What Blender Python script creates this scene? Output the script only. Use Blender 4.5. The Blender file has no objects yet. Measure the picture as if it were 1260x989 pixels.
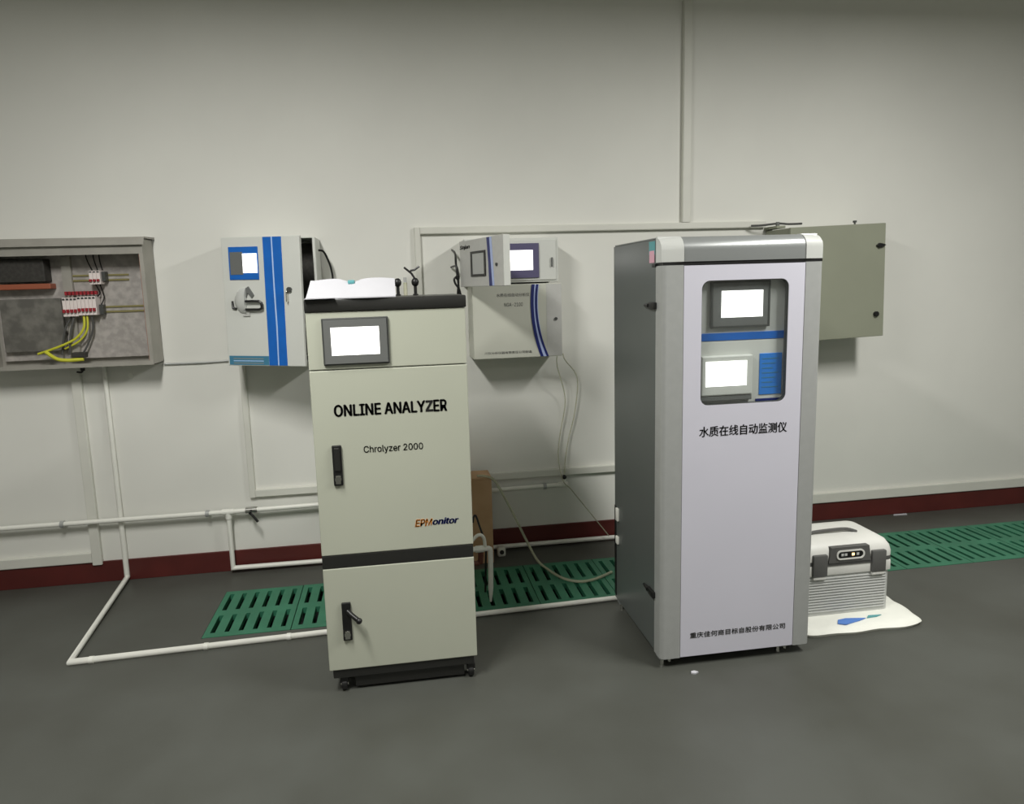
import bpy, bmesh, math, random
from mathutils import Vector, Matrix
random.seed(7)
S = bpy.context.scene
C = S.collection
R = math.radians

# ------------------------------------------------------------------ camera
cam_d = bpy.data.cameras.new('camera')
cam = bpy.data.objects.new('camera', cam_d)
C.objects.link(cam)
cam_d.sensor_fit = 'HORIZONTAL'
cam_d.sensor_width = 36.0
cam_d.lens = 820.3 / 1260 * 36.0
cam_d.shift_x = 27.5 / 1260
cam_d.shift_y = -28.0 / 1260
cam_d.clip_start = 0.05
PIT, ROL, YAW = 0.140532, 0.0305736, 0.1393185
fw = Vector((math.sin(YAW) * math.cos(PIT), math.cos(YAW) * math.cos(PIT), -math.sin(PIT)))
r0 = Vector((math.cos(YAW), -math.sin(YAW), 0))
d0 = fw.cross(r0)
rt = r0 * math.cos(ROL) + d0 * math.sin(ROL)
dn = d0 * math.cos(ROL) - r0 * math.sin(ROL)
m3 = Matrix((rt, -dn, -fw)).transposed()
cam.matrix_world = Matrix.Translation((0, 0, 1.5)) @ m3.to_4x4()
S.camera = cam

# ------------------------------------------------------------------ world, lamps, exposure
w = bpy.data.worlds.new('world'); S.world = w; w.use_nodes = True
w.node_tree.nodes['Background'].inputs[0].default_value = (0.75, 0.8, 0.78, 1)
w.node_tree.nodes['Background'].inputs[1].default_value = 0.02
S.view_settings.view_transform = 'Standard'
S.view_settings.look = 'None'
S.view_settings.gamma = 1.0
S.view_settings.use_curve_mapping = False
S.view_settings.exposure = 0.09


def area(name, loc, sx, sy, power, col, rot=(0, 0, 0)):
    l = bpy.data.lights.new(name, 'AREA')
    l.shape = 'RECTANGLE'; l.size = sx; l.size_y = sy; l.energy = power; l.color = col
    o = bpy.data.objects.new(name, l); o.location = loc; o.rotation_euler = rot
    C.objects.link(o)
    return o


LC = (1.0, 0.985, 0.945)
area('fluorescent_lamp', (-0.84, 1.2, 2.95), 0.25, 1.2, 80, LC)
area('fluorescent_lamp', (2.42, 1.2, 2.95), 0.25, 1.2, 84, LC)
area('fluorescent_lamp', (0.8, -1.4, 2.88), 1.2, 0.25, 14, LC)  # weak fill lamp added behind the camera for the floor and cabinet fronts

# ------------------------------------------------------------------ materials


def lin(c):
    return tuple(((v / 255) / 12.92 if v / 255 <= 0.04045 else ((v / 255 + 0.055) / 1.055) ** 2.4) for v in c)


MATS = {}


def mat(name, rgb, rough=0.5, metal=0.0, noise=0.0, nscale=8.0, bump=0.0, bscale=60.0, emit=0.0, spec=0.5, alpha=1.0, trans=0.0, rgb2=None, ramp=(0.4, 0.65)):
    if name in MATS:
        return MATS[name]
    m = bpy.data.materials.new(name); m.use_nodes = True
    nt = m.node_tree; b = nt.nodes['Principled BSDF']
    col = lin(rgb)
    b.inputs['Base Color'].default_value = (*col, 1)
    b.inputs['Roughness'].default_value = rough
    b.inputs['Metallic'].default_value = metal
    b.inputs['Specular IOR Level'].default_value = spec
    if trans:
        b.inputs['Transmission Weight'].default_value = trans
    if alpha < 1:
        b.inputs['Alpha'].default_value = alpha
    if emit:
        b.inputs['Emission Color'].default_value = (*col, 1)
        b.inputs['Emission Strength'].default_value = emit
    tc = nt.nodes.new('ShaderNodeTexCoord')
    if noise or rgb2:
        n = nt.nodes.new('ShaderNodeTexNoise'); n.inputs['Scale'].default_value = nscale
        n.inputs['Detail'].default_value = 5
        nt.links.new(tc.outputs['Object'], n.inputs['Vector'])
        r = nt.nodes.new('ShaderNodeValToRGB')
        r.color_ramp.elements[0].position = ramp[0]; r.color_ramp.elements[1].position = ramp[1]
        c2 = lin(rgb2) if rgb2 else tuple(v * (1 + noise) for v in col)
        c1 = col if rgb2 else tuple(v * (1 - noise) for v in col)
        r.color_ramp.elements[0].color = (*c1, 1); r.color_ramp.elements[1].color = (*c2, 1)
        nt.links.new(n.outputs['Fac'], r.inputs['Fac'])
        nt.links.new(r.outputs['Color'], b.inputs['Base Color'])
    if bump:
        n2 = nt.nodes.new('ShaderNodeTexNoise'); n2.inputs['Scale'].default_value = bscale
        n2.inputs['Detail'].default_value = 3
        nt.links.new(tc.outputs['Object'], n2.inputs['Vector'])
        bp = nt.nodes.new('ShaderNodeBump'); bp.inputs['Strength'].default_value = bump
        bp.inputs['Distance'].default_value = 0.004
        nt.links.new(n2.outputs['Fac'], bp.inputs['Height'])
        nt.links.new(bp.outputs['Normal'], b.inputs['Normal'])
    MATS[name] = m
    return m


def glass_mat(name):
    m = bpy.data.materials.new(name); m.use_nodes = True
    nt = m.node_tree; nt.nodes.clear()
    o = nt.nodes.new('ShaderNodeOutputMaterial'); mx = nt.nodes.new('ShaderNodeMixShader')
    t = nt.nodes.new('ShaderNodeBsdfTransparent'); g = nt.nodes.new('ShaderNodeBsdfGlossy')
    g.inputs['Roughness'].default_value = 0.04
    t.inputs['Color'].default_value = (0.95, 0.96, 0.96, 1)
    mx.inputs[0].default_value = 0.05
    nt.links.new(t.outputs[0], mx.inputs[1]); nt.links.new(g.outputs[0], mx.inputs[2])
    nt.links.new(mx.outputs[0], o.inputs[0])
    return m


M_WALL = mat('wall_paint', (224, 224, 217), 0.75, noise=0.025, nscale=1.3, bump=0.05, bscale=25)
M_CEIL = mat('ceiling_paint', (225, 225, 218), 0.9)
M_FLOOR = mat('grey_epoxy_floor', (82, 84, 79), 0.42, rgb2=(71, 72, 66), nscale=2.2, ramp=(0.35, 0.7), bump=0.06, bscale=14, spec=0.4)
M_SKIRT = mat('maroon_skirting_paint', (86, 32, 28), 0.5, noise=0.12, nscale=5)
M_TRUNK = mat('white_trunking_plastic', (214, 214, 205), 0.5, noise=0.02, nscale=6)
M_PVC = mat('white_pvc', (232, 232, 224), 0.38, noise=0.02, nscale=9)
M_CREAM = mat('cream_powder_coat', (182, 185, 169), 0.42, noise=0.012, nscale=3)
M_BLACK = mat('black_enamel', (38, 38, 36), 0.35)
M_BLKPL = mat('black_plastic', (22, 22, 22), 0.4)
M_DKBEZ = mat('grey_bezel_plastic', (104, 106, 104), 0.45)
M_DKEDGE = mat('dark_bezel_edge', (66, 68, 66), 0.45)
M_SCREEN = mat('lit_screen', (255, 255, 250), 0.3, emit=1.6)
M_CHROME = mat('chrome', (205, 205, 200), 0.2, metal=1.0)
M_INK = mat('black_ink', (18, 18, 18), 0.6)
M_GREYINK = mat('grey_ink', (78, 78, 76), 0.6)
M_PALEINK = mat('pale_grey_ink', (140, 140, 128), 0.6)
M_WHITE = mat('lilac_white_coat', (206, 205, 216), 0.4, noise=0.01, nscale=3)
M_ALU = mat('brushed_silver_grey', (176, 178, 176), 0.36, metal=0.25, noise=0.02, nscale=30)
M_ALUL = mat('light_silver_grey', (206, 208, 204), 0.28, metal=0.2)
M_CAP = mat('mid_grey_coat', (134, 137, 136), 0.3, metal=0.15)
M_SIDE = mat('dark_grey_coat', (90, 95, 93), 0.33, noise=0.02, nscale=4)
M_BLUE = mat('blue_vinyl', (14, 98, 186), 0.45, noise=0.05, nscale=14)
M_PANBL = mat('bright_blue_print', (44, 126, 214), 0.45, noise=0.06, nscale=40)
M_LAVBL = mat('lavender_band', (172, 186, 226), 0.45)
M_TEAL = mat('teal_vinyl', (62, 122, 150), 0.5)
M_SKYBL = mat('pale_blue_vinyl', (176, 202, 240), 0.4)
M_NAVY = mat('navy_vinyl', (22, 34, 104), 0.4)
M_NAVBEZ = mat('violet_navy_bezel', (84, 80, 112), 0.5)
M_PGREY = mat('pale_grey_coat', (206, 208, 202), 0.45, noise=0.012, nscale=5)
M_MONI = mat('warm_pale_coat', (194, 195, 183), 0.45, noise=0.012, nscale=5)
M_SILV = mat('silver_grey_coat', (186, 186, 182), 0.45, noise=0.02, nscale=40)
M_OLIVE = mat('grey_green_coat', (137, 140, 123), 0.5, noise=0.02, nscale=5)
M_STEEL = mat('dull_steel_sheet', (160, 157, 149), 0.45, metal=0.2, noise=0.06, nscale=10)
M_PLATE = mat('galvanised_back_plate', (170, 165, 160), 0.5, noise=0.14, nscale=30, metal=0.1)
M_BRASS = mat('yellow_zinc_rail', (150, 142, 96), 0.4, metal=0.4)
M_BRKW = mat('breaker_white', (226, 216, 212), 0.45)
M_RED = mat('breaker_red', (150, 34, 44), 0.45)
M_YEL = mat('yellow_green_cable', (196, 196, 56), 0.5)
M_DRK = mat('dark_interior', (52, 50, 46), 0.7, noise=0.2, nscale=60)
M_RELAY = mat('dusty_relay_grey', (104, 102, 96), 0.6, noise=0.25, nscale=18)
M_COPPER = mat('brown_component', (150, 84, 60), 0.5)
M_GREEN = mat('green_grate_plastic', (52, 118, 90), 0.5, noise=0.10, nscale=7, bump=0.1)
M_TRENCH = mat('dark_trench', (34, 38, 36), 0.6)  # one even dark tone for the trench and grate ledges
M_WOOD = mat('plywood', (190, 150, 112), 0.6, rgb2=(204, 166, 128), nscale=5)
M_PAPER = mat('white_paper', (190, 190, 195), 0.7, noise=0.01, nscale=20)
M_CLEAR = mat('clear_vinyl_hose', (196, 196, 170), 0.25, alpha=0.6)
M_MAT = mat('quilted_white_bag', (234, 235, 226), 0.8, bump=0.35, bscale=40)
M_COOLW = mat('cooler_white', (226, 226, 220), 0.45, noise=0.02, nscale=10)
M_COOLG = mat('cooler_grey', (198, 200, 197), 0.5)
M_COOLD = mat('cooler_dark', (92, 92, 90), 0.5)
M_ORANGE = mat('orange_ink', (226, 142, 52), 0.6)
M_BLUEINK = mat('blue_ink', (88, 132, 206), 0.6)
M_GLASS = glass_mat('clear_window_glass')
M_LED = mat('amber_led', (255, 210, 140), 0.4, emit=2.5)
M_PINK = mat('pink_label', (222, 170, 186), 0.5)
M_CYAN = mat('cyan_label', (92, 160, 164), 0.5)
M_MAROONPIPE = mat('brown_red_pipe', (104, 60, 48), 0.5)

# ------------------------------------------------------------------ mesh helpers


class MB:
    def __init__(self):
        self.bm = bmesh.new()

    def box(self, x0, x1, y0, y1, z0, z1, bev=0.0, seg=2):
        b = bmesh.new()
        bmesh.ops.create_cube(b, size=1)
        for v in b.verts:
            v.co = Vector(((x0 + x1) / 2 + v.co.x * (x1 - x0), (y0 + y1) / 2 + v.co.y * (y1 - y0), (z0 + z1) / 2 + v.co.z * (z1 - z0)))
        if bev > 0:
            bmesh.ops.bevel(b, geom=b.edges[:], offset=bev, segments=seg, profile=0.5, affect='EDGES')
        self.merge(b)
        return self

    def merge(self, b, mtx=None):
        if mtx is not None:
            bmesh.ops.transform(b, matrix=mtx, verts=b.verts[:])
        me = bpy.data.meshes.new('tmp'); b.to_mesh(me); b.free()
        self.bm.from_mesh(me); bpy.data.meshes.remove(me)

    def cyl(self, p0, p1, r, r2=None, seg=16, bev=0.0):
        p0, p1 = Vector(p0), Vector(p1)
        b = bmesh.new(); L = (p1 - p0).length
        bmesh.ops.create_cone(b, cap_ends=True, segments=seg, radius1=r, radius2=r if r2 is None else r2, depth=L)
        if bev:
            bmesh.ops.bevel(b, geom=[e for e in b.edges if len(e.link_faces) == 2 and any(len(f.verts) > 4 for f in e.link_faces)], offset=bev, segments=2, affect='EDGES')
        q = (p1 - p0).to_track_quat('Z', 'Y').to_matrix().to_4x4()
        self.merge(b, Matrix.Translation((p0 + p1) / 2) @ q)
        return self

    def ball(self, c, r, sc=(1, 1, 1), u=16, v=10):
        b = bmesh.new(); bmesh.ops.create_uvsphere(b, u_segments=u, v_segments=v, radius=r)
        self.merge(b, Matrix.Translation(c) @ Matrix.Diagonal((*sc, 1)))
        return self

    def tube(self, pts, r, seg=10, smooth=0, taper=None):
        pts = [Vector(p) for p in pts]
        if smooth:
            out = []
            for i in range(len(pts) - 1):
                a = pts[max(i - 1, 0)]; b_ = pts[i]; c = pts[i + 1]; d = pts[min(i + 2, len(pts) - 1)]
                for k in range(smooth):
                    t = k / smooth
                    out.append(0.5 * ((2 * b_) + (c - a) * t + (2 * a - 5 * b_ + 4 * c - d) * t * t + (3 * b_ - a - 3 * c + d) * t ** 3))
            out.append(pts[-1]); pts = out
        n = len(pts); rings = []; prev = None
        for i, p in enumerate(pts):
            if i == 0: t = pts[1] - p
            elif i == n - 1: t = p - pts[i - 1]
            else: t = (pts[i + 1] - p).normalized() + (p - pts[i - 1]).normalized()
            t.normalize()
            if prev is None:
                u = t.orthogonal().normalized()
            else:
                u = (prev - t * prev.dot(t)).normalized()
            prev = u; v = t.cross(u)
            k = 1.0
            if 0 < i < n - 1:
                cs = (pts[i + 1] - p).normalized().dot((p - pts[i - 1]).normalized())
                k = min(1.35, 1 / max(0.5, math.sqrt((1 + cs) / 2)))
            rr = r * (taper(i / (n - 1)) if taper else 1)
            rings.append([self.bm.verts.new(p + (u * math.cos(a) + v * math.sin(a)) * rr * (k if not smooth else 1)) for a in [2 * math.pi * j / seg for j in range(seg)]])
        for i in range(n - 1):
            for j in range(seg):
                self.bm.faces.new((rings[i][j], rings[i][(j + 1) % seg], rings[i + 1][(j + 1) % seg], rings[i + 1][j]))
        self.bm.faces.new(rings[0][::-1]); self.bm.faces.new(rings[-1])
        return self

    def prism(self, poly, axis, a0, a1):
        """poly: 2d list in the plane of the two other axes; extruded along axis a0..a1"""
        def P(u, v, a):
            return {'x': (a, u, v), 'y': (u, a, v), 'z': (u, v, a)}[axis]
        A = [self.bm.verts.new(P(u, v, a0)) for u, v in poly]
        B = [self.bm.verts.new(P(u, v, a1)) for u, v in poly]
        n = len(poly)
        self.bm.faces.new(A); self.bm.faces.new(B[::-1])
        for i in range(n):
            self.bm.faces.new((A[i], B[i], B[(i + 1) % n], A[(i + 1) % n]))
        return self

    def panel_with_hole(self, outer, inner, y0, y1):
        """outer / inner: closed loops in XZ; panel between y0 (front) and y1"""
        b = bmesh.new()
        eo = []
        loops = []
        for lp in (outer, inner):
            vs = [b.verts.new((x, y0, z)) for x, z in lp]
            loops.append(vs)
            for i in range(len(vs)):
                eo.append(b.edges.new((vs[i], vs[(i + 1) % len(vs)])))
        bmesh.ops.triangle_fill(b, edges=eo, use_beauty=True, use_dissolve=False)
        front = b.faces[:]
        bk = [[b.verts.new((v.co.x, y1, v.co.z)) for v in vs] for vs in loops]
        mp = {}
        for vs, ws in zip(loops, bk):
            for v, w_ in zip(vs, ws): mp[v] = w_
        for f in front:
            b.faces.new([mp[v] for v in reversed(f.verts)])
        for vs, ws in zip(loops, bk):
            n = len(vs)
            for i in range(n):
                b.faces.new((vs[i], ws[i], ws[(i + 1) % n], vs[(i + 1) % n]))
        bmesh.ops.recalc_face_normals(b, faces=b.faces[:])
        self.merge(b)
        return self

    def xf(self, mtx):
        bmesh.ops.transform(self.bm, matrix=mtx, verts=self.bm.verts[:]); return self

    def build(self, name, m, parent=None, smooth=False, kind=None):
        bmesh.ops.recalc_face_normals(self.bm, faces=self.bm.faces[:])
        me = bpy.data.meshes.new(name); self.bm.to_mesh(me); self.bm.free()
        me.materials.append(m)
        if smooth:
            me.polygons.foreach_set('use_smooth', [True] * len(me.polygons))
            try:
                me.set_sharp_from_angle(angle=R(38))
            except Exception:
                pass
        o = bpy.data.objects.new(name, me); C.objects.link(o)
        if parent is not None:
            o.parent = parent
            o.matrix_parent_inverse = parent.matrix_basis.inverted() if parent.parent is None else (parent.parent.matrix_basis @ parent.matrix_parent_inverse @ parent.matrix_basis).inverted()
        if kind: o['kind'] = kind
        return o


def tag(o, label, cat, group=None):
    o['label'] = label; o['category'] = cat
    if group: o['group'] = group
    return o


def thing(name, loc, label, cat, group=None):
    o = bpy.data.objects.new(name, None); o.location = loc; o.empty_display_size = 0.05
    C.objects.link(o)
    return tag(o, label, cat, group)


def rrect(x0, x1, z0, z1, r, n=6):
    pts = []
    for cx, cz, a0 in ((x1 - r, z1 - r, 0), (x0 + r, z1 - r, 90), (x0 + r, z0 + r, 180), (x1 - r, z0 + r, 270)):
        for k in range(n + 1):
            a = R(a0 + 90 * k / n)
            pts.append((cx + r * math.cos(a), cz + r * math.sin(a)))
    return pts


try:
    FONT = bpy.data.fonts.load(bpy.utils.system_resource('DATAFILES', path='fonts') + '/Inter.woff2')
except Exception:
    FONT = None


def text(body, x0, x1, z0, z1, y, m, parent, name='lettering', bold=0.0, shear=0.0, thick=0.0012, label=None):
    """lettering fitted into x0..x1 by z0..z1 on a face that looks to -Y at y"""
    cu = bpy.data.curves.new('txt', 'FONT')
    cu.body = body; cu.size = 1.0; cu.shear = shear; cu.resolution_u = 2
    if FONT and body.isascii(): cu.font = FONT
    to = bpy.data.objects.new('txt', cu); C.objects.link(to)
    dg = bpy.context.evaluated_depsgraph_get()
    me = bpy.data.meshes.new_from_object(to.evaluated_get(dg))
    bpy.data.objects.remove(to); bpy.data.curves.remove(cu)
    xs = [v.co.x for v in me.vertices]; ys = [v.co.y for v in me.vertices]
    ax, bx, ay, by = min(xs), max(xs), min(ys), max(ys)
    b = MB()
    for sx_, sy_ in (((-1, 0), (1, 0), (0, -.5), (0, .5)) if bold else ((0, 0),)):
        me2 = me.copy()
        me2.transform(Matrix.Translation((sx_ * bold, sy_ * bold, 0)))
        b.bm.from_mesh(me2); bpy.data.meshes.remove(me2)
    bpy.data.meshes.remove(me)
    for v in b.bm.verts:
        v.co = Vector((x0 + (v.co.x - ax) / (bx - ax) * (x1 - x0), y - thick, z0 + (v.co.y - ay) / (by - ay) * (z1 - z0)))
    fs = b.bm.faces[:]
    r = bmesh.ops.extrude_face_region(b.bm, geom=fs)
    for e in r['geom']:
        if isinstance(e, bmesh.types.BMVert): e.co.y = y - 0.0001
    o = b.build(name, m, parent)
    if label: o['label'] = label
    return o


def struct(o):
    o['kind'] = 'structure'
    return o


YW = 3.635
# ------------------------------------------------------------------ room shell
GX0, GX1, GY0, GY1 = -0.909, 4.057, 2.90, 3.36
b = MB()
b.box(-4.5, 6.2, -3.0, GY0, -0.1, 0).box(-4.5, 6.2, GY1, YW + 0.1, -0.1, 0)
b.box(-4.5, GX0, GY0, GY1, -0.1, 0).box(GX1, 6.2, GY0, GY1, -0.1, 0)
floor = struct(b.build('floor', M_FLOOR))
b = MB().box(GX0 - .05, GX1 + .05, GY0 - .05, GY1 + .05, -0.24, -0.2)
b.box(GX0 - .05, GX0, GY0, GY1, -0.2, -0.1).box(GX1, GX1 + .05, GY0, GY1, -0.2, -0.1)
b.box(GX0 - .05, GX1 + .05, GY0 - .05, GY0, -0.2, -0.1).box(GX0 - .05, GX1 + .05, GY1, GY1 + .05, -0.2, -0.1)
b.build('drain_trench', M_TRENCH, floor)
b = MB().box(GX0, GX1, GY0, GY0 + .012, -0.06, -0.028).box(GX0, GX1, GY1 - .012, GY1, -0.06, -0.028)
b.build('grate_ledge', M_TRENCH, floor)
struct(MB().box(-4.5, 6.2, YW, YW + 0.15, 0, 3.4).build('wall_back', M_WALL))
struct(MB().box(-4.65, -4.5, -3.0, YW + .15, -0.1, 3.4).build('wall_left', M_WALL))
struct(MB().box(6.2, 6.35, -3.0, YW + .15, -0.1, 3.4).build('wall_right', M_WALL))
struct(MB().box(-4.65, 6.35, -3.15, -3.0, -0.1, 3.4).build('wall_front', M_WALL))
struct(MB().box(-4.65, 6.35, -3.15, YW + .15, 3.4, 3.5).build('ceiling', M_CEIL))
struct(MB().box(-4.5, 6.2, YW - 0.012, YW, 0, 0.113, 0.002).build('baseboard_back', M_SKIRT))

# ------------------------------------------------------------------ green drain grates
UW = 0.382


def grate_mesh():
    m = MB(); z0, z1 = -0.028, 0.0
    x0, x1 = 0.002, UW - 0.002
    pitch, sw = 0.0612, 0.021
    xs = [UW / 2 + (i - 2.5) * pitch for i in range(6)]
    edges = [x0] + [e for c in xs for e in (c - sw / 2, c + sw / 2)] + [x1]
    rows = [(0.003, 0.04), (0.203, 0.254), (0.424, 0.457)]
    for a, c in rows:
        m.box(x0, x1, a, c, z0, z1)
    for k in range(7):
        for a, c in ((0.04, 0.203), (0.254, 0.424)):
            m.box(edges[2 * k], edges[2 * k + 1], a, c, z0, z1)
    return m


gm = None
ORD = 'first second third fourth fifth sixth seventh eighth ninth tenth eleventh twelfth thirteenth fourteenth fifteenth'.split()
EXTRA = {3: ', beside the white drain elbow', 4: ', crossed by the clear hose'}
n_units = 13
for i in range(n_units):
    if gm is None:
        g = grate_mesh().build('drain_grate', M_GREEN)
        gm = g
    else:
        g = gm.copy(); C.objects.link(g)
    g.location = (GX0 + i * UW, GY0, 0.001)
    lb = ORD[i] + ' green drain grate from the closed end of the channel' + EXTRA.get(i, '')
    tag(g, lb, 'grate', 'green grates in the floor channel')

# ------------------------------------------------------------------ cream analyzer cabinet
X0, X1, Y0, Y1 = -0.302, 0.252, 2.37, 2.80
cab = thing('analyzer_cabinet', ((X0 + X1) / 2, (Y0 + Y1) / 2, 0), 'cream steel analyzer cabinet on casters with black top and black waist band', 'cabinet')
MB().box(X0 + .004, X1 - .004, Y0 + .022, Y1, 0.095, 1.424, .003).build('body', M_CREAM, cab)
MB().box(X0 + .012, X1 - .012, Y0 + .006, Y1 - .01, 0.060, 0.0945, .003).build('plinth', M_BLACK, cab)
MB().box(X0 - .002, X1 + .004, Y0 - .006, Y1 + .004, 1.4245, 1.468, .005).build('top_cover', M_BLACK, cab, True)
fas = MB().box(X0, X1, Y0, Y0 + .0215, 1.2235, 1.4235, .0025).build('fascia', M_CREAM, cab)
dr1 = MB().box(X0, X1, Y0, Y0 + .0215, 0.5435, 1.2200, .003).build('upper_door', M_CREAM, cab)
MB().box(X0, X1 - .001, Y0 + .001, Y0 + .0215, 0.4935, 0.5425, .002).build('waist_band', M_BLACK, cab)
dr2 = MB().box(X0, X1, Y0, Y0 + .0215, 0.0955, 0.4925, .003).build('lower_door', M_CREAM, cab)
# touch screen
sx0, sx1, sz0, sz1 = -0.249, -0.021, 1.238, 1.4025
bz = MB().box(sx0, sx1, Y0 - .010, Y0 + .001, sz0, sz1, .003).build('touch_screen', M_DKEDGE, cab)
MB().panel_with_hole([(sx0 + .006, sz0 + .006), (sx1 - .006, sz0 + .006), (sx1 - .006, sz1 - .006), (sx0 + .006, sz1 - .006)],
                     [(-.220, 1.272), (-.053, 1.272), (-.053, 1.371), (-.220, 1.371)], Y0 - .013, Y0 - .0095).build('bezel', M_DKBEZ, bz)
MB().box(-.219, -.054, Y0 - .0115, Y0 - .0098, 1.273, 1.370).build('display', M_SCREEN, bz)
text('ONLINE ANALY', -.224, .0945, 1.0555, 1.0965, Y0, M_INK, dr1, bold=0.034)
MB().prism([(.0965, 1.0555), (.1235, 1.0555), (.1235, 1.0635), (.1070, 1.0635), (.1230, 1.0895), (.1230, 1.0965), (.0975, 1.0965), (.0975, 1.0885), (.1130, 1.0885), (.0965, 1.0625)], 'y', Y0 - .0012, Y0 - .0001).build('lettering', M_INK, dr1)
text('ER', .1265, .172, 1.0555, 1.0965, Y0, M_INK, dr1, bold=0.034)
text('Chrolyzer 2000', -.130, .081, 0.9125, 0.943, Y0, M_INK, dr1, bold=0.010)
text('EPM', .040, .103, .6285, .6545, Y0, M_ORANGE, dr1, bold=0.030, shear=.25)
text('onitor', .105, .199, .631, .6545, Y0, M_NAVY, dr1, bold=0.034, shear=.25)


def lock_plate(x, z, parent, openh):
    pl = MB().box(x - .0165, x + .0165, Y0 - .010, Y0 + .001, z - .0735, z + .0735, .003).build('handle', M_BLKPL, parent)
    MB().box(x - .010, x + .010, Y0 - .0165, Y0 - .009, z - .018, z + .066, .003).build('lever', M_BLACK, pl) if not openh else None
    lk = MB().cyl((x, Y0 - .009, z - .048), (x, Y0 - .017, z - .048), .0115, seg=20, bev=.001)
    lk.box(x - .009, x + .009, Y0 - .0125, Y0 - .009, z - .066, z - .035)
    lk.build('lock_cylinder', M_CHROME, pl, True)
    if openh:
        MB().tube([(x + .004, Y0 - .008, z + .042), (x + .020, Y0 - .020, z + .030), (x + .040, Y0 - .034, z + .018)], .009, 10).ball((x + .046, Y0 - .038, z + .014), .0115).build('lever', M_BLKPL, pl, True)
    return pl


lock_plate(-.2245, .879, dr1, False)
lock_plate(-.2265, .288, dr2, True)
MB().box(X0 + .09, X1 - .05, Y0 + .02, Y1 - .03, 0.012, 0.0595, .003).build('skirt_tray', M_BLACK, cab)
for cx, cy in ((X0 + .05, Y0 + .032), (X1 - .024, Y0 + .032), (X0 + .05, Y1 - .05), (X1 - .024, Y1 - .05)):
    c = MB().box(cx - .016, cx + .016, cy - .018, cy + .018, .034, .058, .004).build('caster', M_BLKPL, cab)
    MB().cyl((cx - .011, cy, .024), (cx + .011, cy, .024), .024, seg=20, bev=.003).build('wheel', M_BLKPL, c, True)
    MB().cyl((cx - .0145, cy, .024), (cx + .0145, cy, .024), .008, seg=12).build('axle', M_CHROME, c, True)

# ------------------------------------------------------------------ tall white and grey monitor cabinet
X0, X1, Y0, Y1 = 0.957, 1.581, 2.294, 2.832
YB = Y0 + .066
rc = thing('monitor_cabinet', ((X0 + X1) / 2, (Y0 + Y1) / 2, 0), 'tall white-doored monitoring cabinet with silver corner posts and a framed window', 'cabinet')
MB().box(X0, X1, YB, Y1, .045, 1.646, .003).build('body', M_SIDE, rc)
MB().box(X0 + .002, X1 - .002, YB + .01, Y1 - .01, 1.6465, 1.652, .002).build('top_plate', M_CAP, rc)


def post(xa, xb, left):
    r = .018; pts = []
    if left:
        for k in range(7):
            a = R(180 + 90 * k / 6); pts.append((xa + r + r * math.cos(a), Y0 + r + r * math.sin(a)))
        pts += [(xb, Y0), (xb, YB - .0005), (xa, YB - .0005)]
    else:
        pts += [(xa, YB - .0005), (xa, Y0)]
        for k in range(7):
            a = R(270 + 90 * k / 6); pts.append((xb - r + r * math.cos(a), Y0 + r + r * math.sin(a)))
        pts += [(xb, YB - .0005)]
    return pts


pA = post(X0, X0 + .0785, True); pB = post(X1 - .0715, X1, False)
MB().prism(pA, 'z', .040, 1.549).build('corner_post', M_ALU, rc, True)
MB().prism(pB, 'z', .040, 1.549).build('corner_post', M_ALU, rc, True)
MB().box(X0 + .003, X1 - .003, Y0 + .006, YB, 1.5495, 1.5605).build('seam_strip', M_BLKPL, rc)


def roll(y_in=0):
    r = .05; p = [(YB - .0005, 1.561), (Y0 + .002, 1.561)]
    for k in range(9):
        a = R(180 - 90 * k / 8); p.append((Y0 + .002 + r + r * math.cos(a), 1.652 - r + r * math.sin(a)))
    p.append((YB - .0005, 1.652))
    return p


MB().prism(roll(), 'x', X0 + .0795, X1 - .0725).build('front_cap', M_CAP, rc, True)
for xa, xb, left in ((X0 - .001, X0 + .079, True), (X1 - .072, X1 + .001, False)):
    m = MB().prism(roll(), 'x', xa, xb)
    for v in m.bm.verts:
        v.co.y -= .003; v.co.z += .0015 if v.co.z > 1.6 else 0
        if abs(v.co.x - (xa if left else xb)) < 1e-5 and v.co.y < YB - .02:
            v.co.y += .012; v.co.z -= .004 if v.co.z > 1.63 else 0
    m.build('cap_corner', M_ALUL, rc, True)
# door with window
dx0, dx1, dz0, dz1 = X0 + .0805, X1 - .0735, .042, 1.547
wx0, wx1, wz0, wz1 = X0 + .149, X0 + .488, 1.033, 1.491
hole = rrect(wx0, wx1, wz0, wz1, .030)
door = MB().panel_with_hole([(dx0, dz0), (dx1, dz0), (dx1, dz1), (dx0, dz1)], hole, Y0 + .001, Y0 + .022).build('door', M_WHITE, rc)
MB().panel_with_hole(rrect(wx0 - .0015, wx1 + .0015, wz0 - .0015, wz1 + .0015, .031), rrect(wx0 + .0015, wx1 - .0015, wz0 + .0015, wz1 - .0015, .029), Y0 + .0025, Y0 + .022).build('window_gasket', M_DKEDGE, door)
MB().prism(rrect(wx0 + .001, wx1 - .001, wz0 + .001, wz1 - .001, .029), 'y', Y0 + .006, Y0 + .008).build('window_pane', M_GLASS, door)
text('水质在线自动监测仪', X0 + .147, X0 + .497, .9145, .9535, Y0 + .001, M_INK, door, bold=0.012)
text('重庆佳何商目标自股份有限公司', X0 + .120, X0 + .517, .1165, .1395, Y0 + .001, M_GREYINK, door, bold=0.004)
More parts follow.
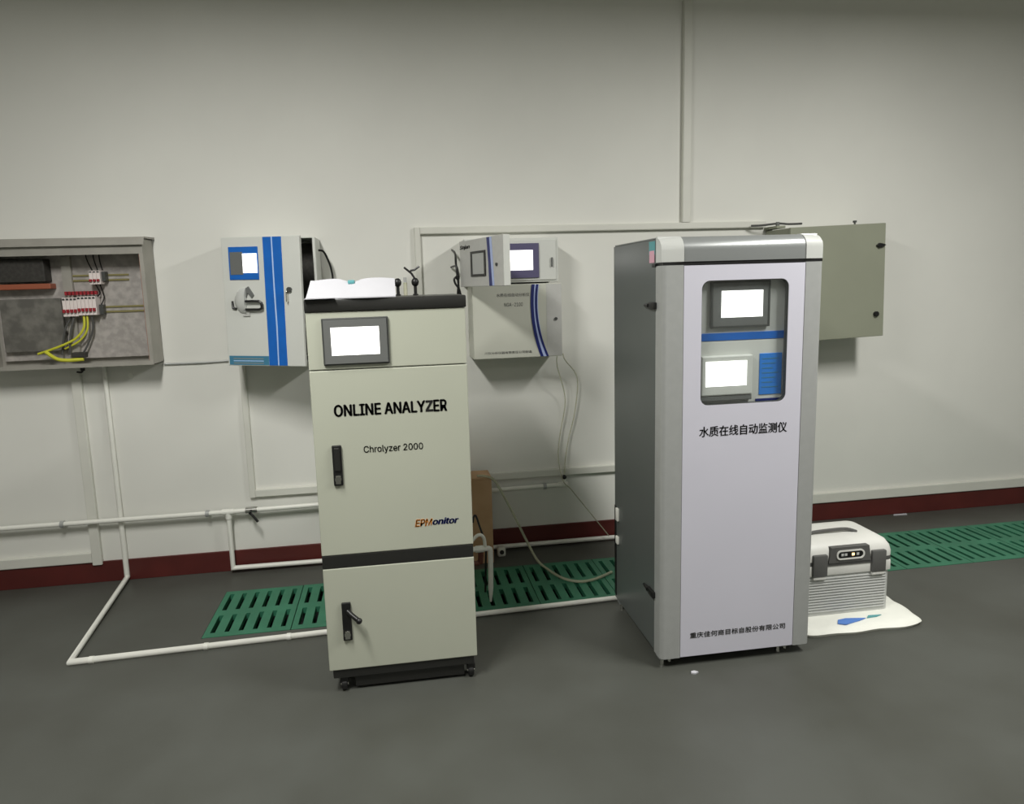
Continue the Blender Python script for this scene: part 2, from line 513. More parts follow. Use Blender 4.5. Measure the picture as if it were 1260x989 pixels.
# instrument panel behind the window (front faces at about .06 behind the door)
YP = Y0 + .037
ip = MB().box(X0 + .125, X0 + .53, YP, YB + .001, .99, 1.53).build('instrument_panel', M_ALUL, rc)
MB().box(X0 + .126, X0 + .529, YP - .003, YP, 1.000, 1.2655, .001).build('lower_plate', M_PGREY, ip)
MB().box(X0 + .126, X0 + .529, YP - .004, YP, 1.2685, 1.297, .001).build('blue_strip', M_BLUE, ip)
tv = MB().box(X0 + .197, X0 + .429, YP - .012, YP + .001, 1.316, 1.487, .004).build('upper_display', M_DKBEZ, rc)
MB().panel_with_hole([(X0 + .197, 1.316), (X0 + .429, 1.316), (X0 + .429, 1.487), (X0 + .197, 1.487)], [(X0 + .204, 1.323), (X0 + .422, 1.323), (X0 + .422, 1.480), (X0 + .204, 1.480)], YP - .0135, YP - .0115).build('bezel_edge', M_DKEDGE, tv)
MB().box(X0 + .237, X0 + .400, YP - .0135, YP - .0115, 1.354, 1.452).build('screen', M_SCREEN, tv)
lv = MB().box(X0 + .158, X0 + .362, YP - .022, YP - .002, 1.064, 1.214, .005).build('lower_display', M_PGREY, rc)
MB().box(X0 + .175, X0 + .337, YP - .0235, YP - .0215, 1.0995, 1.193).build('screen', M_SCREEN, lv)
MB().box(X0 + .158, X0 + .362, YP - .018, YP - .003, 1.044, 1.0635, .002).build('lip', M_DKBEZ, lv)
bp = MB().box(X0 + .398, X0 + .488, YP - .006, YP - .002, 1.057, 1.214, .001).build('blue_label', M_PANBL, rc)
for k in range(7):
    MB().box(X0 + .408, X0 + .474 - .012 * (k % 3), YP - .0068, YP - .0058, 1.192 - .018 * k, 1.1955 - .018 * k).build('print_line', M_TEAL, bp)
MB().box(X0 + .385, X0 + .492, YP - .006, YP - .002, 1.033, 1.042).build('lower_label', M_NAVY, rc)
# side fittings: sticker, black latches, white clips
st = MB().box(X0 - .0015, X0, YB + .006, YB + .062, 1.592, 1.640).build('sticker', M_CYAN, rc)
MB().box(X0 - .0025, X0 - .001, YB + .010, YB + .056, 1.562, 1.606).build('sticker_band', M_PINK, st)
MB().box(X0 - .004, X0 + .001, YB - .005, YB + .030, 1.546, 1.558, .001).build('seam_end', M_BLKPL, rc)
for z in (1.405, .279):
    m = MB().box(X0 - .012, X0 + .001, YB - .012, YB + .050, z - .013, z + .013, .004)
    m.cyl((X0 - .006, YB + .045, z), (X0 - .006, YB + .095, z), .010, .005, 12)
    m.build('side_latch', M_BLKPL, rc, True)
MB().box(X0 - .003, X0 + .001, Y1 - .024, Y1 - .004, .06, .49, .001).build('rear_seal', M_BLKPL, rc)
for z, hh in ((.458, .030), (.338, .018)):
    MB().box(X0 - .010, X0 + .001, Y1 - .062, Y1 - .034, z - hh, z + hh, .004).build('plastic_clip', M_PVC, rc, True)
for cx, cy in ((X0 + .035, Y0 + .035), (X1 - .10, Y0 + .035), (X0 + .035, Y1 - .04), (X1 - .10, Y1 - .04)):
    ft = MB().box(cx - .032, cx + .032, cy - .02, cy + .02, .030, .0448, .002).build('foot', M_CAP, rc)
    MB().cyl((cx - .015, cy, 0), (cx - .015, cy, .03), .010, .007, 14).cyl((cx + .015, cy, .012), (cx + .015, cy, .03), .008, seg=12).build('levelling_screw', M_CHROME, ft, True)

# ------------------------------------------------------------------ open distribution box on the wall
bx0, bx1, bz0, bz1, by0 = -1.95, -1.187, 1.160, 1.775, 3.485
db = thing('distribution_box', ((bx0 + bx1) / 2, YW, bz0), 'open grey steel distribution box holding circuit breakers and yellow cables', 'electrical box')
m = MB()
m.box(bx0, bx0 + .003, by0 + .003, YW - .001, bz0, bz1).box(bx1 - .003, bx1, by0 + .003, YW - .001, bz0, bz1)
m.box(bx0, bx1, by0 + .003, YW - .001, bz1 - .003, bz1).box(bx0, bx1, by0 + .003, YW - .001, bz0, bz0 + .003)
m.box(bx0, bx1, YW - .004, YW - .001, bz0, bz1)
m.build('case', M_STEEL, db)
MB().panel_with_hole([(bx0, bz0), (bx1, bz0), (bx1, bz1), (bx0, bz1)], [(bx0 + .02, bz0 + .02), (bx1 - .018, bz0 + .02), (bx1 - .018, bz1 - .074), (bx0 + .02, bz1 - .074)], by0, by0 + .003).build('front_frame', M_STEEL, db)
MB().prism([(by0 - .018, bz1 - .032), (by0 - .001, bz1 + .006), (YW - .002, bz1 + .012), (YW - .002, bz1 + .002), (by0 + .0, bz1 - .001), (by0 - .0005, bz1 - .030)], 'x', bx0 - .01, bx1 + .012).build('hood', M_STEEL, db)
MB().box(bx0 + .03, bx1 - .03, YW - .030, YW - .026, bz0 + .035, bz1 - .03, .001).build('back_plate', M_PLATE, db)
MB().box(bx1 - .0205, bx1 - .018, by0 + .003, by0 + .03, bz0 + .02, bz1 - .075).build('door_seal', M_COPPER, db)
MB().box(-1.605, -1.563, YW - .05, YW - .030, 1.20, 1.70).build('wire_duct', M_STEEL, db)
for (xa, xb, z) in ((-1.575, -1.303, 1.594), (-1.66, -1.247, 1.437)):
    m = MB().box(xa, xb, YW - .036, YW - .030, z + .008, z + .0165).box(xa, xb, YW - .036, YW - .030, z - .0165, z - .008).box(xa, xb, YW - .0305, YW - .030, z - .009, z + .009)
    rl = m.build('mounting_rail', M_BRASS, db)
    MB().box(xa, xb, YW - .0312, YW - .0304, z - .0075, z + .0075).build('rail_groove', M_PLATE, rl)


def breaker(x, z, wd, ht, dp=.055):
    o = MB().box(x + .0006, x + wd - .0006, YW - .036 - dp, YW - .036, z - ht / 2, z + ht / 2, .0015).build('circuit_breaker', M_BRKW, db)
    MB().box(x + .003, x + wd - .003, YW - .036 - dp - .012, YW - .036 - dp, z - ht * .30, z - ht * .12, .001).build('toggle', M_RED, o)
    MB().box(x + .003, x + wd - .003, YW - .036 - dp - .0015, YW - .036 - dp + .001, z + ht * .36, z + ht * .46).build('terminal', M_DKEDGE, o)
    return o


for k in range(9):
    breaker(-1.602 + .0172 * k, 1.458 if k > 3 else 1.454, .0172, .092)
for k in range(3):
    breaker(-1.466 + .0172 * k, 1.594, .0172, .066)
MB().box(-1.414, -1.398, YW - .075, YW - .036, 1.575, 1.622, .002).build('terminal_block', M_DKEDGE, db)
MB().box(-1.443, -1.425, YW - .07, YW - .036, 1.412, 1.462, .002).build('terminal_block', M_DKEDGE, db)
for k in range(9):
    x = -1.59 + .0172 * k
    MB().box(x - .005, x + .005, YW - .07, YW - .05, 1.512, 1.530, .001).build('busbar_lug', M_RED, db)
for pts in ([(-1.49, 3.60, 1.74), (-1.485, 3.585, 1.69), (-1.462, 3.58, 1.63)], [(-1.455, 3.60, 1.74), (-1.452, 3.585, 1.69), (-1.437, 3.58, 1.63)],
            [(-1.43, 3.60, 1.74), (-1.425, 3.585, 1.68), (-1.415, 3.58, 1.63)], [(-1.445, 3.56, 1.56), (-1.437, 3.58, 1.52), (-1.45, 3.57, 1.50)], [(-1.425, 3.56, 1.56), (-1.422, 3.585, 1.50), (-1.434, 3.57, 1.46)]):
    MB().tube(pts, .0032, 6, 4).build('wire', M_BLKPL, db, True)
for pts, rr in (([(-1.515, 3.56, 1.41), (-1.52, 3.555, 1.35), (-1.56, 3.55, 1.30), (-1.63, 3.54, 1.265), (-1.74, 3.55, 1.23)], .006),
                ([(-1.50, 3.56, 1.41), (-1.505, 3.555, 1.34), (-1.55, 3.56, 1.285), (-1.62, 3.56, 1.25)], .005),
                ([(-1.70, 3.54, 1.24), (-1.65, 3.53, 1.205), (-1.60, 3.53, 1.195), (-1.53, 3.54, 1.197)], .009)):
    MB().tube(pts, rr, 8, 5).build('earth_cable', M_YEL, db, True)
for pts in ([(-1.56, 3.56, 1.41), (-1.58, 3.55, 1.33), (-1.60, 3.56, 1.22)], [(-1.575, 3.57, 1.41), (-1.61, 3.56, 1.34), (-1.64, 3.57, 1.22)], [(-1.48, 3.56, 1.41), (-1.485, 3.57, 1.34), (-1.52, 3.57, 1.26), (-1.55, 3.56, 1.21)]):
    MB().tube(pts, .005, 7, 4).build('wire', M_GREYINK, db, True)
MB().box(-1.58, -1.515, 3.53, 3.56, 1.205, 1.232, .004).build('cable_clamp', M_DRK, db)
MB().box(-1.90, -1.66, YW - .10, YW - .030, 1.58, 1.69, .004).build('contactor', M_DRK, db)
MB().box(-1.90, -1.645, YW - .09, YW - .030, 1.545, 1.572, .004).build('terminal_strip', M_COPPER, db)
MB().box(-1.90, -1.62, YW - .06, YW - .030, 1.24, 1.50, .004).build('relay_block', M_RELAY, db)
MB().cyl((-1.545, 3.55, 1.160), (-1.545, 3.55, 1.138), .013, .010, 14).tube([(-1.545, 3.55, 1.14), (-1.555, 3.552, 1.13), (-1.575, 3.555, 1.133)], .005, 7, 3).build('cable_gland', M_BLKPL, db, True)

# ------------------------------------------------------------------ blue striped controller with door ajar
HX, HY, zb, zt = -0.800, 3.395, 1.150, 1.757
WBX = 0.437
DW = 0.405
bc = thing('blue_striped_controller', (HX + WBX / 2, YW, zb), 'pale grey wall controller with broad blue stripe and its door ajar', 'controller')
m = MB()
m.box(HX, HX + .004, HY, YW - .001, zb + .004, zt - .004).box(HX + WBX - .012, HX + WBX, HY, YW - .001, zb + .004, zt - .004)
m.box(HX, HX + WBX, HY, YW - .001, zb, zb + .004).box(HX, HX + WBX, HY, YW - .001, zt - .004, zt).box(HX, HX + WBX, YW - .006, YW - .001, zb, zt)
m.build('case', M_PGREY, bc)
MB().box(HX + .01, HX + WBX - .015, YW - .09, YW - .008, zb + .02, zt - .02, .004).build('inner_module', M_DRK, bc)
MB().box(HX + WBX - .016, HX + WBX - .0125, HY + .01, YW - .02, zb + .01, zt - .01).build('foam_lining', M_DRK, bc)
roll_m = Matrix.Translation((HX, HY, zb)) @ Matrix.Rotation(R(1.1), 4, 'Y') @ Matrix.Rotation(R(-20), 4, 'Z')
# door is modelled flat in its own frame: x along the door, y 0 front, z up from the bottom
DH = zt - zb + .004


def dpart(m_, name, mt, parent, smooth=False):
    return m_.xf(roll_m).build(name, mt, parent, smooth)


dd = dpart(MB().box(0, DW, -.022, -.001, 0, DH, .003), 'door', M_PGREY, bc)
F = -.0222
z1 = DH
dpart(MB().box(.038, .192, F - .004, F, z1 - .200, z1 - .046, .002), 'display_surround', M_BLUE, dd)
dpart(MB().box(.046, .112, F - .0055, F - .0035, z1 - .176, z1 - .070), 'display_side', M_DKBEZ, dd)
dpart(MB().box(.112, .186, F - .0055, F - .0035, z1 - .168, z1 - .078), 'display', M_SCREEN, dd)
dpart(MB().box(.219, .314, F - .0008, F, .003, z1 - .003), 'blue_stripe', M_BLUE, dd)
dpart(MB().prism([(.262, z1 - .003), (.268, z1 - .003), (.270, z1 * .6), (.273, z1 * .3), (.271, .003), (.265, .003), (.266, z1 * .3), (.263, z1 * .6)], 'y', F - .0016, F - .0007), 'pale_stripe_line', M_SKYBL, dd)
dpart(MB().box(.008, .218, F - .0006, F, .004, .048), 'teal_label', M_TEAL, dd)
for k in range(3):
    dpart(MB().box(.030, .190, F - .0011, F - .0005, .011 + .011 * k, .0145 + .011 * k), 'print_line', M_SKYBL if k == 1 else M_PALEINK, dd)
# lock and key
lk = dpart(MB().cyl((.345, F - .012, z1 - .248), (.345, F + .004, z1 - .248), .0115, seg=18), 'lock', M_DKEDGE, dd, True)
dpart(MB().box(.333, .338, F - .020, F - .002, z1 - .305, z1 - .256, .001), 'key', M_CHROME, lk)
# latch dish with grip
hd = MB().ball((.120, F, z1 - .300), .064, (1.0, .42, 1.0), 28, 16)
bmesh.ops.bisect_plane(hd.bm, geom=hd.bm.verts[:] + hd.bm.edges[:] + hd.bm.faces[:], plane_co=(.120, 0, 0), plane_no=(1, 0, 0), clear_outer=True)
bmesh.ops.holes_fill(hd.bm, edges=[e for e in hd.bm.edges if e.is_boundary])
dpart(hd, 'latch_dish', M_ALUL, dd, True)
dpart(MB().prism([(.1205, z1 - .240), (.134, z1 - .232), (.160, z1 - .272), (.150, z1 - .285), (.128, z1 - .262), (.1205, z1 - .285)], 'y', F - .008, F), 'latch_arm', M_DKBEZ, dd)
dpart(MB().prism([(.092, z1 - .352), (.1205, z1 - .345), (.134, z1 - .345), (.134, z1 - .372), (.098, z1 - .372)], 'y', F - .006, F), 'latch_plate', M_SILV, dd)
dpart(MB().tube([(.112, F - .015, z1 - .301), (.190, F - .015, z1 - .301), (.204, F - .015, z1 - .310), (.204, F - .015, z1 - .334), (.192, F - .015, z1 - .340), (.112, F - .015, z1 - .340)], .0058, 8), 'latch_grip', M_BLKPL, dd, True)
dpart(MB().tube([(.046, F - .006, z1 - .300), (.047, F - .006, z1 - .332), (.066, F - .006, z1 - .337)], .005, 8), 'latch_hook', M_BLKPL, dd, True)

# ------------------------------------------------------------------ two-part water monitor (upper box with open door over lower box)
lx0, lx1, lz0, lz1, ly = .402, .874, 1.116, 1.500, 3.415
nl = thing('lower_monitor_box', ((lx0 + lx1) / 2, YW, lz0), 'pale grey wall monitor box with two curved navy lines and printed name', 'monitor box')
MB().box(lx0, lx1, ly + .018, YW - .001, lz0, lz1, .003).build('case', M_MONI, nl)
nd = MB().box(lx0, lx1 - .004, ly, ly + .0175, lz0 + .002, lz1 - .002, .003).build('door', M_MONI, nl)
MB().box(lx1 - .085, lx1 - .0045, ly - .001, ly + .002, lz0 + .006, lz1 - .004).build('silver_edge', M_SILV, nd)


def curve_band(xa, wa, bend, m_, name, y):
    n = 16; L = []; Rr = []
    for k in range(n + 1):
        t = k / n
        z = lz1 - .004 - t * (lz1 - lz0 - .008)
        x = xa + bend * (1.9 * t * t - 1.05 * t)
        wd = wa
        L.append((x, z)); Rr.append((x + wd, z))
    MB().prism(L + Rr[::-1], 'y', y - .0012, y).build(name, m_, nd)


curve_band(lx0 + .313, .036, .048, M_LAVBL, 'pale_band', ly - .0012)
curve_band(lx0 + .310, .016, .048, M_NAVY, 'navy_band', ly - .0024)
curve_band(lx0 + .334, .012, .058, M_NAVY, 'navy_band', ly - .0024)
text('水质在线自动分析仪', lx0 + .125, lx0 + .298, lz1 - .064, lz1 - .046, ly, M_GREYINK, nd, bold=.0)
text('NGA-2100', lx0 + .165, lx0 + .262, lz1 - .114, lz1 - .095, ly, M_GREYINK, nd, bold=.0)
text('川仪分析仪器有限责任公司制造', lx0 + .055, lx0 + .305, lz0 + .025, lz0 + .0385, ly, M_GREYINK, nd, bold=.0)
MB().cyl((lx1 - .036, ly - .008, lz1 - .185), (lx1 - .036, ly + .002, lz1 - .185), .008, seg=14).build('lock', M_DKEDGE, nd, True)

ux0, ux1, uz0, uz1, uy = .372, .862, 1.508, 1.734, 3.43
nu = thing('upper_monitor_box', ((ux0 + ux1) / 2, YW, uz0), 'small pale wall monitor with swung-open door showing a lit violet-framed screen', 'monitor box')
m = MB().box(ux0, ux1, uy + .012, YW - .001, uz0, uz1, .003)
m.build('case', M_PGREY, nu)
MB().box(ux0 + .012, ux1 - .012, uy + .004, uy + .013, uz0 + .010, uz1 - .010, .002).build('inner_panel', M_PGREY, nu)
vs = MB().box(.575, .757, uy - .006, uy + .006, 1.530, 1.706, .002).build('screen_bezel', M_NAVBEZ, nu)
MB().box(.598, .724, uy - .0075, uy - .0055, 1.570, 1.671).build('screen', M_SCREEN, vs)
MB().box(.822, .830, uy - .008, uy + .006, 1.585, 1.632, .002).build('door_catch', M_DKBEZ, nu)
dm = Matrix.Translation((ux0 - .008, uy - .004, uz0 - .014)) @ Matrix.Rotation(R(-72.5), 4, 'Z')
UW2, UH = .490, .226


def upart(m_, name, mt, parent, smooth=False):
    return m_.xf(dm).build(name, mt, parent, smooth)


ud = upart(MB().box(0, UW2, -.020, .012, 0, UH, .003), 'door', M_SILV, nu)
upart(MB().box(UW2 - .004, UW2 + .002, -.0195, .013, .001, UH - .001, .0015), 'door_rim', M_PGREY, ud)
F2 = -.0202
fr = upart(MB().panel_with_hole([(.140, .048), (.308, .048), (.308, .168), (.140, .168)], [(.158, .059), (.292, .059), (.292, .157), (.158, .157)], F2 - .004, F2), 'window_frame', M_BLKPL, ud)
upart(MB().box(.158, .292, F2 - .002, F2 + .001, .056, .160), 'window_pane', M_ALU, fr)
upart(MB().prism([(.340, .002), (.372, .002), (.362, UH / 2), (.352, UH - .002), (.322, UH - .002), (.335, UH / 2)], 'y', F2 - .0012, F2), 'navy_band', M_NAVY, ud)
upart(MB().prism([(.372, .002), (.392, .002), (.384, UH / 2), (.374, UH - .002), (.352, UH - .002), (.362, UH / 2)], 'y', F2 - .0009, F2), 'pale_band', M_LAVBL, ud)
upart(MB().cyl((.425, F2 - .007, UH * .43), (.425, F2 + .002, UH * .43), .007, seg=12), 'lock', M_DKEDGE, ud, True)
t = text('Snjan', .010, .130, UH - .045, UH - .022, F2, M_INK, None, bold=.03, shear=.3)
t.data.transform(dm); t.parent = ud; t.matrix_parent_inverse = Matrix.Identity(4)

# ------------------------------------------------------------------ grey-green box on the wall (right)
px0, px1, pz0, pz1, py = 2.13, 2.692, 1.152, 1.770, 3.385
rp = thing('grey_green_box', ((px0 + px1) / 2, YW, pz0), 'plain grey-green steel wall box with two black locks behind the tall cabinet', 'electrical box')
tilt = Matrix.Translation((px1, 0, pz1)) @ Matrix.Rotation(R(-1.6), 4, 'Y') @ Matrix.Translation((-px1, 0, -pz1))
MB().box(px0, px1, py + .02, YW - .004, pz0, pz1, .003).xf(tilt).build('case', M_OLIVE, rp)
rd = MB().box(px0 - .001, px1 + .001, py, py + .0195, pz0 - .001, pz1 + .001, .003).xf(tilt).build('door', M_OLIVE, rp)
m = MB().prism([(px1 - .058, pz1 - .118), (px1 - .042, pz1 - .106), (px1 - .014, pz1 - .113), (px1 - .006, pz1 - .118), (px1 - .014, pz1 - .124), (px1 - .042, pz1 - .131)], 'y', py - .014, py + .001)
m.xf(tilt).build('lock', M_BLKPL, rd)
MB().cyl((px1 - .050, py - .014, pz1 - .494), (px1 - .050, py + .001, pz1 - .494), .0145, seg=18, bev=.002).xf(tilt).build('lock', M_BLKPL, rd, True)
MB().cyl((px1 - .150, py + .05, pz1 - .002), (px1 - .150, py + .05, pz1 + .018), .005, seg=8).cyl((px1 - .150, py + .05, pz1 + .014), (px1 - .150, py + .05, pz1 + .024), .010, seg=8).xf(tilt).build('screw', M_DKEDGE, rp, True)

# ------------------------------------------------------------------ wall trunking and pipes


def trunk(name, boxes, label, d=.022, cat='cable trunking', mt=None):
    t0 = boxes[0]
    o = thing(name, ((t0[0] + t0[1]) / 2, YW, min(b_[2] for b_ in boxes)), label, cat)
    for (xa, xb, za, zb_) in boxes:
        MB().box(xa, xb, YW - d, YW - .0002, za, zb_, .002).build('channel', mt or M_TRUNK, o)
        if (xb - xa) > (zb_ - za):
            MB().box(xa, xb, YW - d - .002, YW - d + .001, za + .003, zb_ - .003, .001).build('cover', mt or M_TRUNK, o)
        else:
            MB().box(xa + .003, xb - .003, YW - d - .002, YW - d + .001, za, zb_, .001).build('cover', mt or M_TRUNK, o)
    return o


trunk('cable_trunking', [(-1.636, -1.588, .100, 1.159)], 'broad white trunking dropping from the open distribution box to the skirting')
trunk('cable_trunking', [(-0.815, -0.784, .405, 1.149), (-.7838, 1.60, .405, .447)], 'white trunking dropping from the blue striped controller and running along the wall', .02)
trunk('cable_trunking', [(1.618, 1.666, 1.813, 3.399)], 'white vertical trunking rising to the ceiling above the tall cabinet', .026)
trunk('cable_trunking', [(.160, 2.12, 1.776, 1.812), (.128, .1598, .448, 1.812)], 'long white trunking running above the wall boxes to the grey-green box', .024)
trunk('cable_trunking', [(-4.4, -1.637, .1135, .168)], 'low white trunking resting on the skirting under the distribution box', .02)
trunk('cable_trunking', [(2.3, 6.1, .1135, .175)], 'low white trunking resting on the skirting beyond the tall cabinet', .02)


def pipe(name, pts, r, label, cat='pipe', m_=None, clamps=(), cl_axis='x'):
    o = thing(name, pts[0], label, cat)
    MB().tube(pts, r, 14).build('pipe_run', m_ or M_PVC, o, True)
    for c in clamps:
        c = Vector(c)
        if cl_axis == 'x':
            mm = MB().cyl(c - Vector((.009, 0, 0)), c + Vector((.009, 0, 0)), r * 1.45, seg=14).box(c.x - .007, c.x + .007, c.y - r * .7, max(c.y + r, YW - .0005) if c.z > .05 and c.y > 3.4 else c.y + r * .7, c.z - r * 1.2 if c.z > .05 else 0, c.z)
        mm.build('clamp', M_ALU if c.z > .05 else M_PVC, o, True)
    return o


wp = pipe('water_pipe', [(-4.4, YW - .045, .344), (-.925, YW - .045, .344), (.912, YW - .045, .360)], .0125, 'white plastic water pipe clipped low along the wall', clamps=[(-1.745, YW - .045, .344), (-1.03, YW - .045, .344), (.80, YW - .045, .359)])
MB().cyl((-.955, YW - .045, .344), (-.895, YW - .045, .344), .0165, seg=14).cyl((-.925, YW - .045, .344), (-.925, YW - .045, .308), .0165, seg=14).build('tee_fitting', M_PVC, wp, True)
vl = MB().cyl((-.835, YW - .045, .345), (-.775, YW - .045, .345), .018, seg=14).build('valve', M_CHROME, wp, True)
MB().cyl((-.805, YW - .060, .345), (-.805, YW - .085, .340), .008, seg=10).tube([(-.803, YW - .085, .340), (-.785, YW - .088, .318), (-.768, YW - .088, .292)], .007, 8).build('valve_lever', M_BLKPL, vl, True)
ev = MB().cyl((.880, YW - .045, .360), (.935, YW - .045, .360), .0165, seg=14).cyl((.915, YW - .045, .360), (.915, YW - .045, .40), .009, seg=12).build('valve', M_PVC, wp, True)
MB().ball((.915, YW - .047, .404), .013, (1, 1, 1.1), 12, 8).build('valve_knob', M_BLKPL, ev, True)
pipe('drain_pipe', [(-.925, YW - .045, .306), (-.925, YW - .045, .030), (.30, YW - .045, .022), (1.42, YW - .045, .020)], .0125, 'white plastic drain pipe dropping from the tee and running along the skirting')
pipe('conduit', [(-1.474, YW - .016, 1.159), (-1.474, YW - .016, .018), (-1.392, 2.786, .0125), (1.30, 2.889, .0125)], .0105, 'thin white conduit from the distribution box down and across the floor', 'conduit',
     clamps=[(-1.31, 2.789, .0125), (-.86, 2.806, .0125), (-.52, 2.819, .0125)])
tag(MB().tube([(-1.186, YW - .008, 1.146), (-1.0, YW - .008, 1.145), (-.802, YW - .008, 1.152)], .005, 8).build('grey_cable', M_ALU, smooth=True), 'thin grey cable along the wall between distribution box and blue striped controller', 'cable')
# clear hose, thin tubes
tag(MB().tube([(.40, 3.44, .490), (.44, 3.41, .493), (.477, 3.35, .487), (.526, 3.35, .398), (.588, 3.36, .265), (.645, 3.36, .135), (.69, 3.31, .045), (.735, 3.24, .016), (.778, 3.152, .0105), (.826, 3.10, .0105), (.885, 3.083, .0105), (.956, 3.104, .0105), (1.05, 3.16, .0105)], .0068, 10, 5).build('clear_hose', M_CLEAR, smooth=True), 'translucent hose looping from the wooden box onto the green grate', 'hose')
tag(MB().tube([(.90, 3.52, 1.118), (.915, 3.53, 1.08), (.985, 3.58, 1.0), (1.003, 3.60, .92), (.985, 3.61, .76), (.95, 3.612, .62), (.925, 3.60, .50), (.918, 3.590, .420)], .0032, 7, 5).build('thin_tube', M_CLEAR, smooth=True), 'thin clear tube hanging from the lower monitor box to the pipe valve', 'tube')
tag(MB().tube([(.87, 3.52, 1.118), (.87, 3.53, 1.05), (.93, 3.60, .85), (.90, 3.61, .65), (.885, 3.60, .52), (.895, 3.545, .40), (.94, 3.54, .345), (1.05, 3.565, .20), (1.165, 3.555, .046)], .003, 7, 5).build('thin_tube', M_CLEAR, smooth=True), 'thin clear tube running past the valve down to the skirting', 'tube')
tag(MB().tube([(-.364, YW - .10, 1.700), (-.34, YW - .09, 1.695), (-.322, YW - .07, 1.655), (-.308, YW - .05, 1.60), (-.304, YW - .04, 1.52), (-.304, YW - .03, 1.30)], .0055, 8, 5).build('black_cable', M_BLKPL, smooth=True), 'black cable arching out of the blue striped controller side', 'cable')
# small socket boss by the controller and cable bundle
o = thing('cable_bundle', (.36, 3.45, 1.40), 'knotted black cables hanging beside the upper monitor box', 'cable')
for pts in ([(.326, 3.62, 1.69), (.330, 3.50, 1.665), (.325, 3.42, 1.61), (.330, 3.41, 1.54), (.336, 3.42, 1.46), (.340, 3.45, 1.30)],
            [(.318, 3.62, 1.60), (.334, 3.50, 1.60), (.334, 3.42, 1.56), (.332, 3.41, 1.50), (.326, 3.43, 1.42), (.326, 3.46, 1.30)],
            [(.333, 3.405, 1.55), (.312, 3.40, 1.535), (.317, 3.40, 1.51), (.334, 3.40, 1.485), (.345, 3.41, 1.44)]):
    MB().tube(pts, .0056, 8, 5).build('cable', M_BLKPL, o, True)
MB().ball((.331, 3.41, 1.543), .013, (.8, .8, 1.5), 12, 8).build('knot', M_BLKPL, o, True)
# cables and bracket where the upper trunking meets the grey-green box
o = thing('cable_bracket', (2.14, YW, 1.776), 'small grey bracket and cables at the end of the upper trunking', 'bracket')
MB().box(2.122, 2.175, YW - .13, YW - .0005, 1.762, 1.776, .002).build('plate', M_OLIVE, o)
MB().cyl((2.145, YW - .10, 1.776), (2.145, YW - .10, 1.798), .010, seg=12).build('gland', M_DKBEZ, o, True)
MB().tube([(2.02, YW - .040, 1.785), (2.07, YW - .07, 1.784), (2.145, YW - .10, 1.790), (2.21, YW - .10, 1.786), (2.29, YW - .10, 1.787)], .006, 8, 4).build('cable', M_GREYINK, o, True)
tag(MB().cyl((-1.354, YW - .006, 1.094), (-1.354, YW - .0003, 1.094), .014, seg=18, bev=.002).build('light_spot_disc', M_PVC, smooth=True), 'small white disc standing in for a spot of light on the wall under the distribution box', 'plug')  # white disc put in for a small bright spot of light on the wall

# ------------------------------------------------------------------ wooden box, pvc elbow
o = thing('wooden_box', (.36, 3.52, 0), 'plain plywood box standing behind the cream cabinet', 'box')
MB().box(.20, .474, 3.43, 3.45, 0, .470, .002).build('front_board', M_WOOD, o)
MB().box(.20, .215, 3.451, 3.575, 0, .470).build('side_board', M_WOOD, o)
MB().box(.459, .474, 3.451, 3.575, 0, .470).build('side_board', M_WOOD, o)
MB().box(.198, .476, 3.428, 3.577, .4705, .480, .002).build('lid', M_WOOD, o)
o = thing('drain_elbow', (.392, 2.975, 0), 'white plastic elbow pipe emptying into the grate beside the cream cabinet', 'pipe')
MB().tube([(.250, 2.97, .274), (.372, 2.97, .274), (.389, 2.971, .270), (.395, 2.972, .255), (.3935, 2.974, .13), (.392, 2.976, .06), (.3905, 2.978, .004)], .0125, 14, 3, taper=lambda t: 1 if t < .8 else 1 - .65 * (t - .8) / .2).build('spout', M_PVC, o, True)
MB().cyl((.325, 2.97, .274), (.365, 2.97, .274), .016, seg=14).build('coupling', M_PVC, o, True)
MB().tube([(.300, 2.96, .310), (.330, 2.96, .342), (.352, 2.96, .345), (.366, 2.962, .325), (.370, 2.966, .285)], .008, 10, 4).build('loop', M_PVC, o, True)
MB().cyl((.350, 2.975, .255), (.350, 3.00, .195), .013, seg=12).tube([(.20, 3.00, .192), (.335, 3.00, .192), (.350, 3.00, .200)], .012, 10).build('brown_stub', M_MAROONPIPE, o, True)
tag(MB().tube([(.318, 2.985, .40), (.322, 2.985, .425), (.334, 2.985, .43), (.352, 2.982, .37), (.375, 2.985, .29), (.377, 3.01, .20), (.372, 3.03, .03)], .005, 8, 5).build('black_cable', M_BLKPL, smooth=True), 'black cable looping down beside the white drain elbow', 'cable')
m = MB().box(.505, .552, 3.49, 3.53, 0, .055, .012, 3)
o = thing('pipe_socket', (.528, 3.51, 0), 'small pale plastic socket on the floor below the wooden box', 'socket')
m.build('housing', M_TRUNK, o, True)
MB().cyl((.528, 3.484, .030), (.528, 3.491, .030), .012, seg=14).build('opening', M_DRK, o, True)

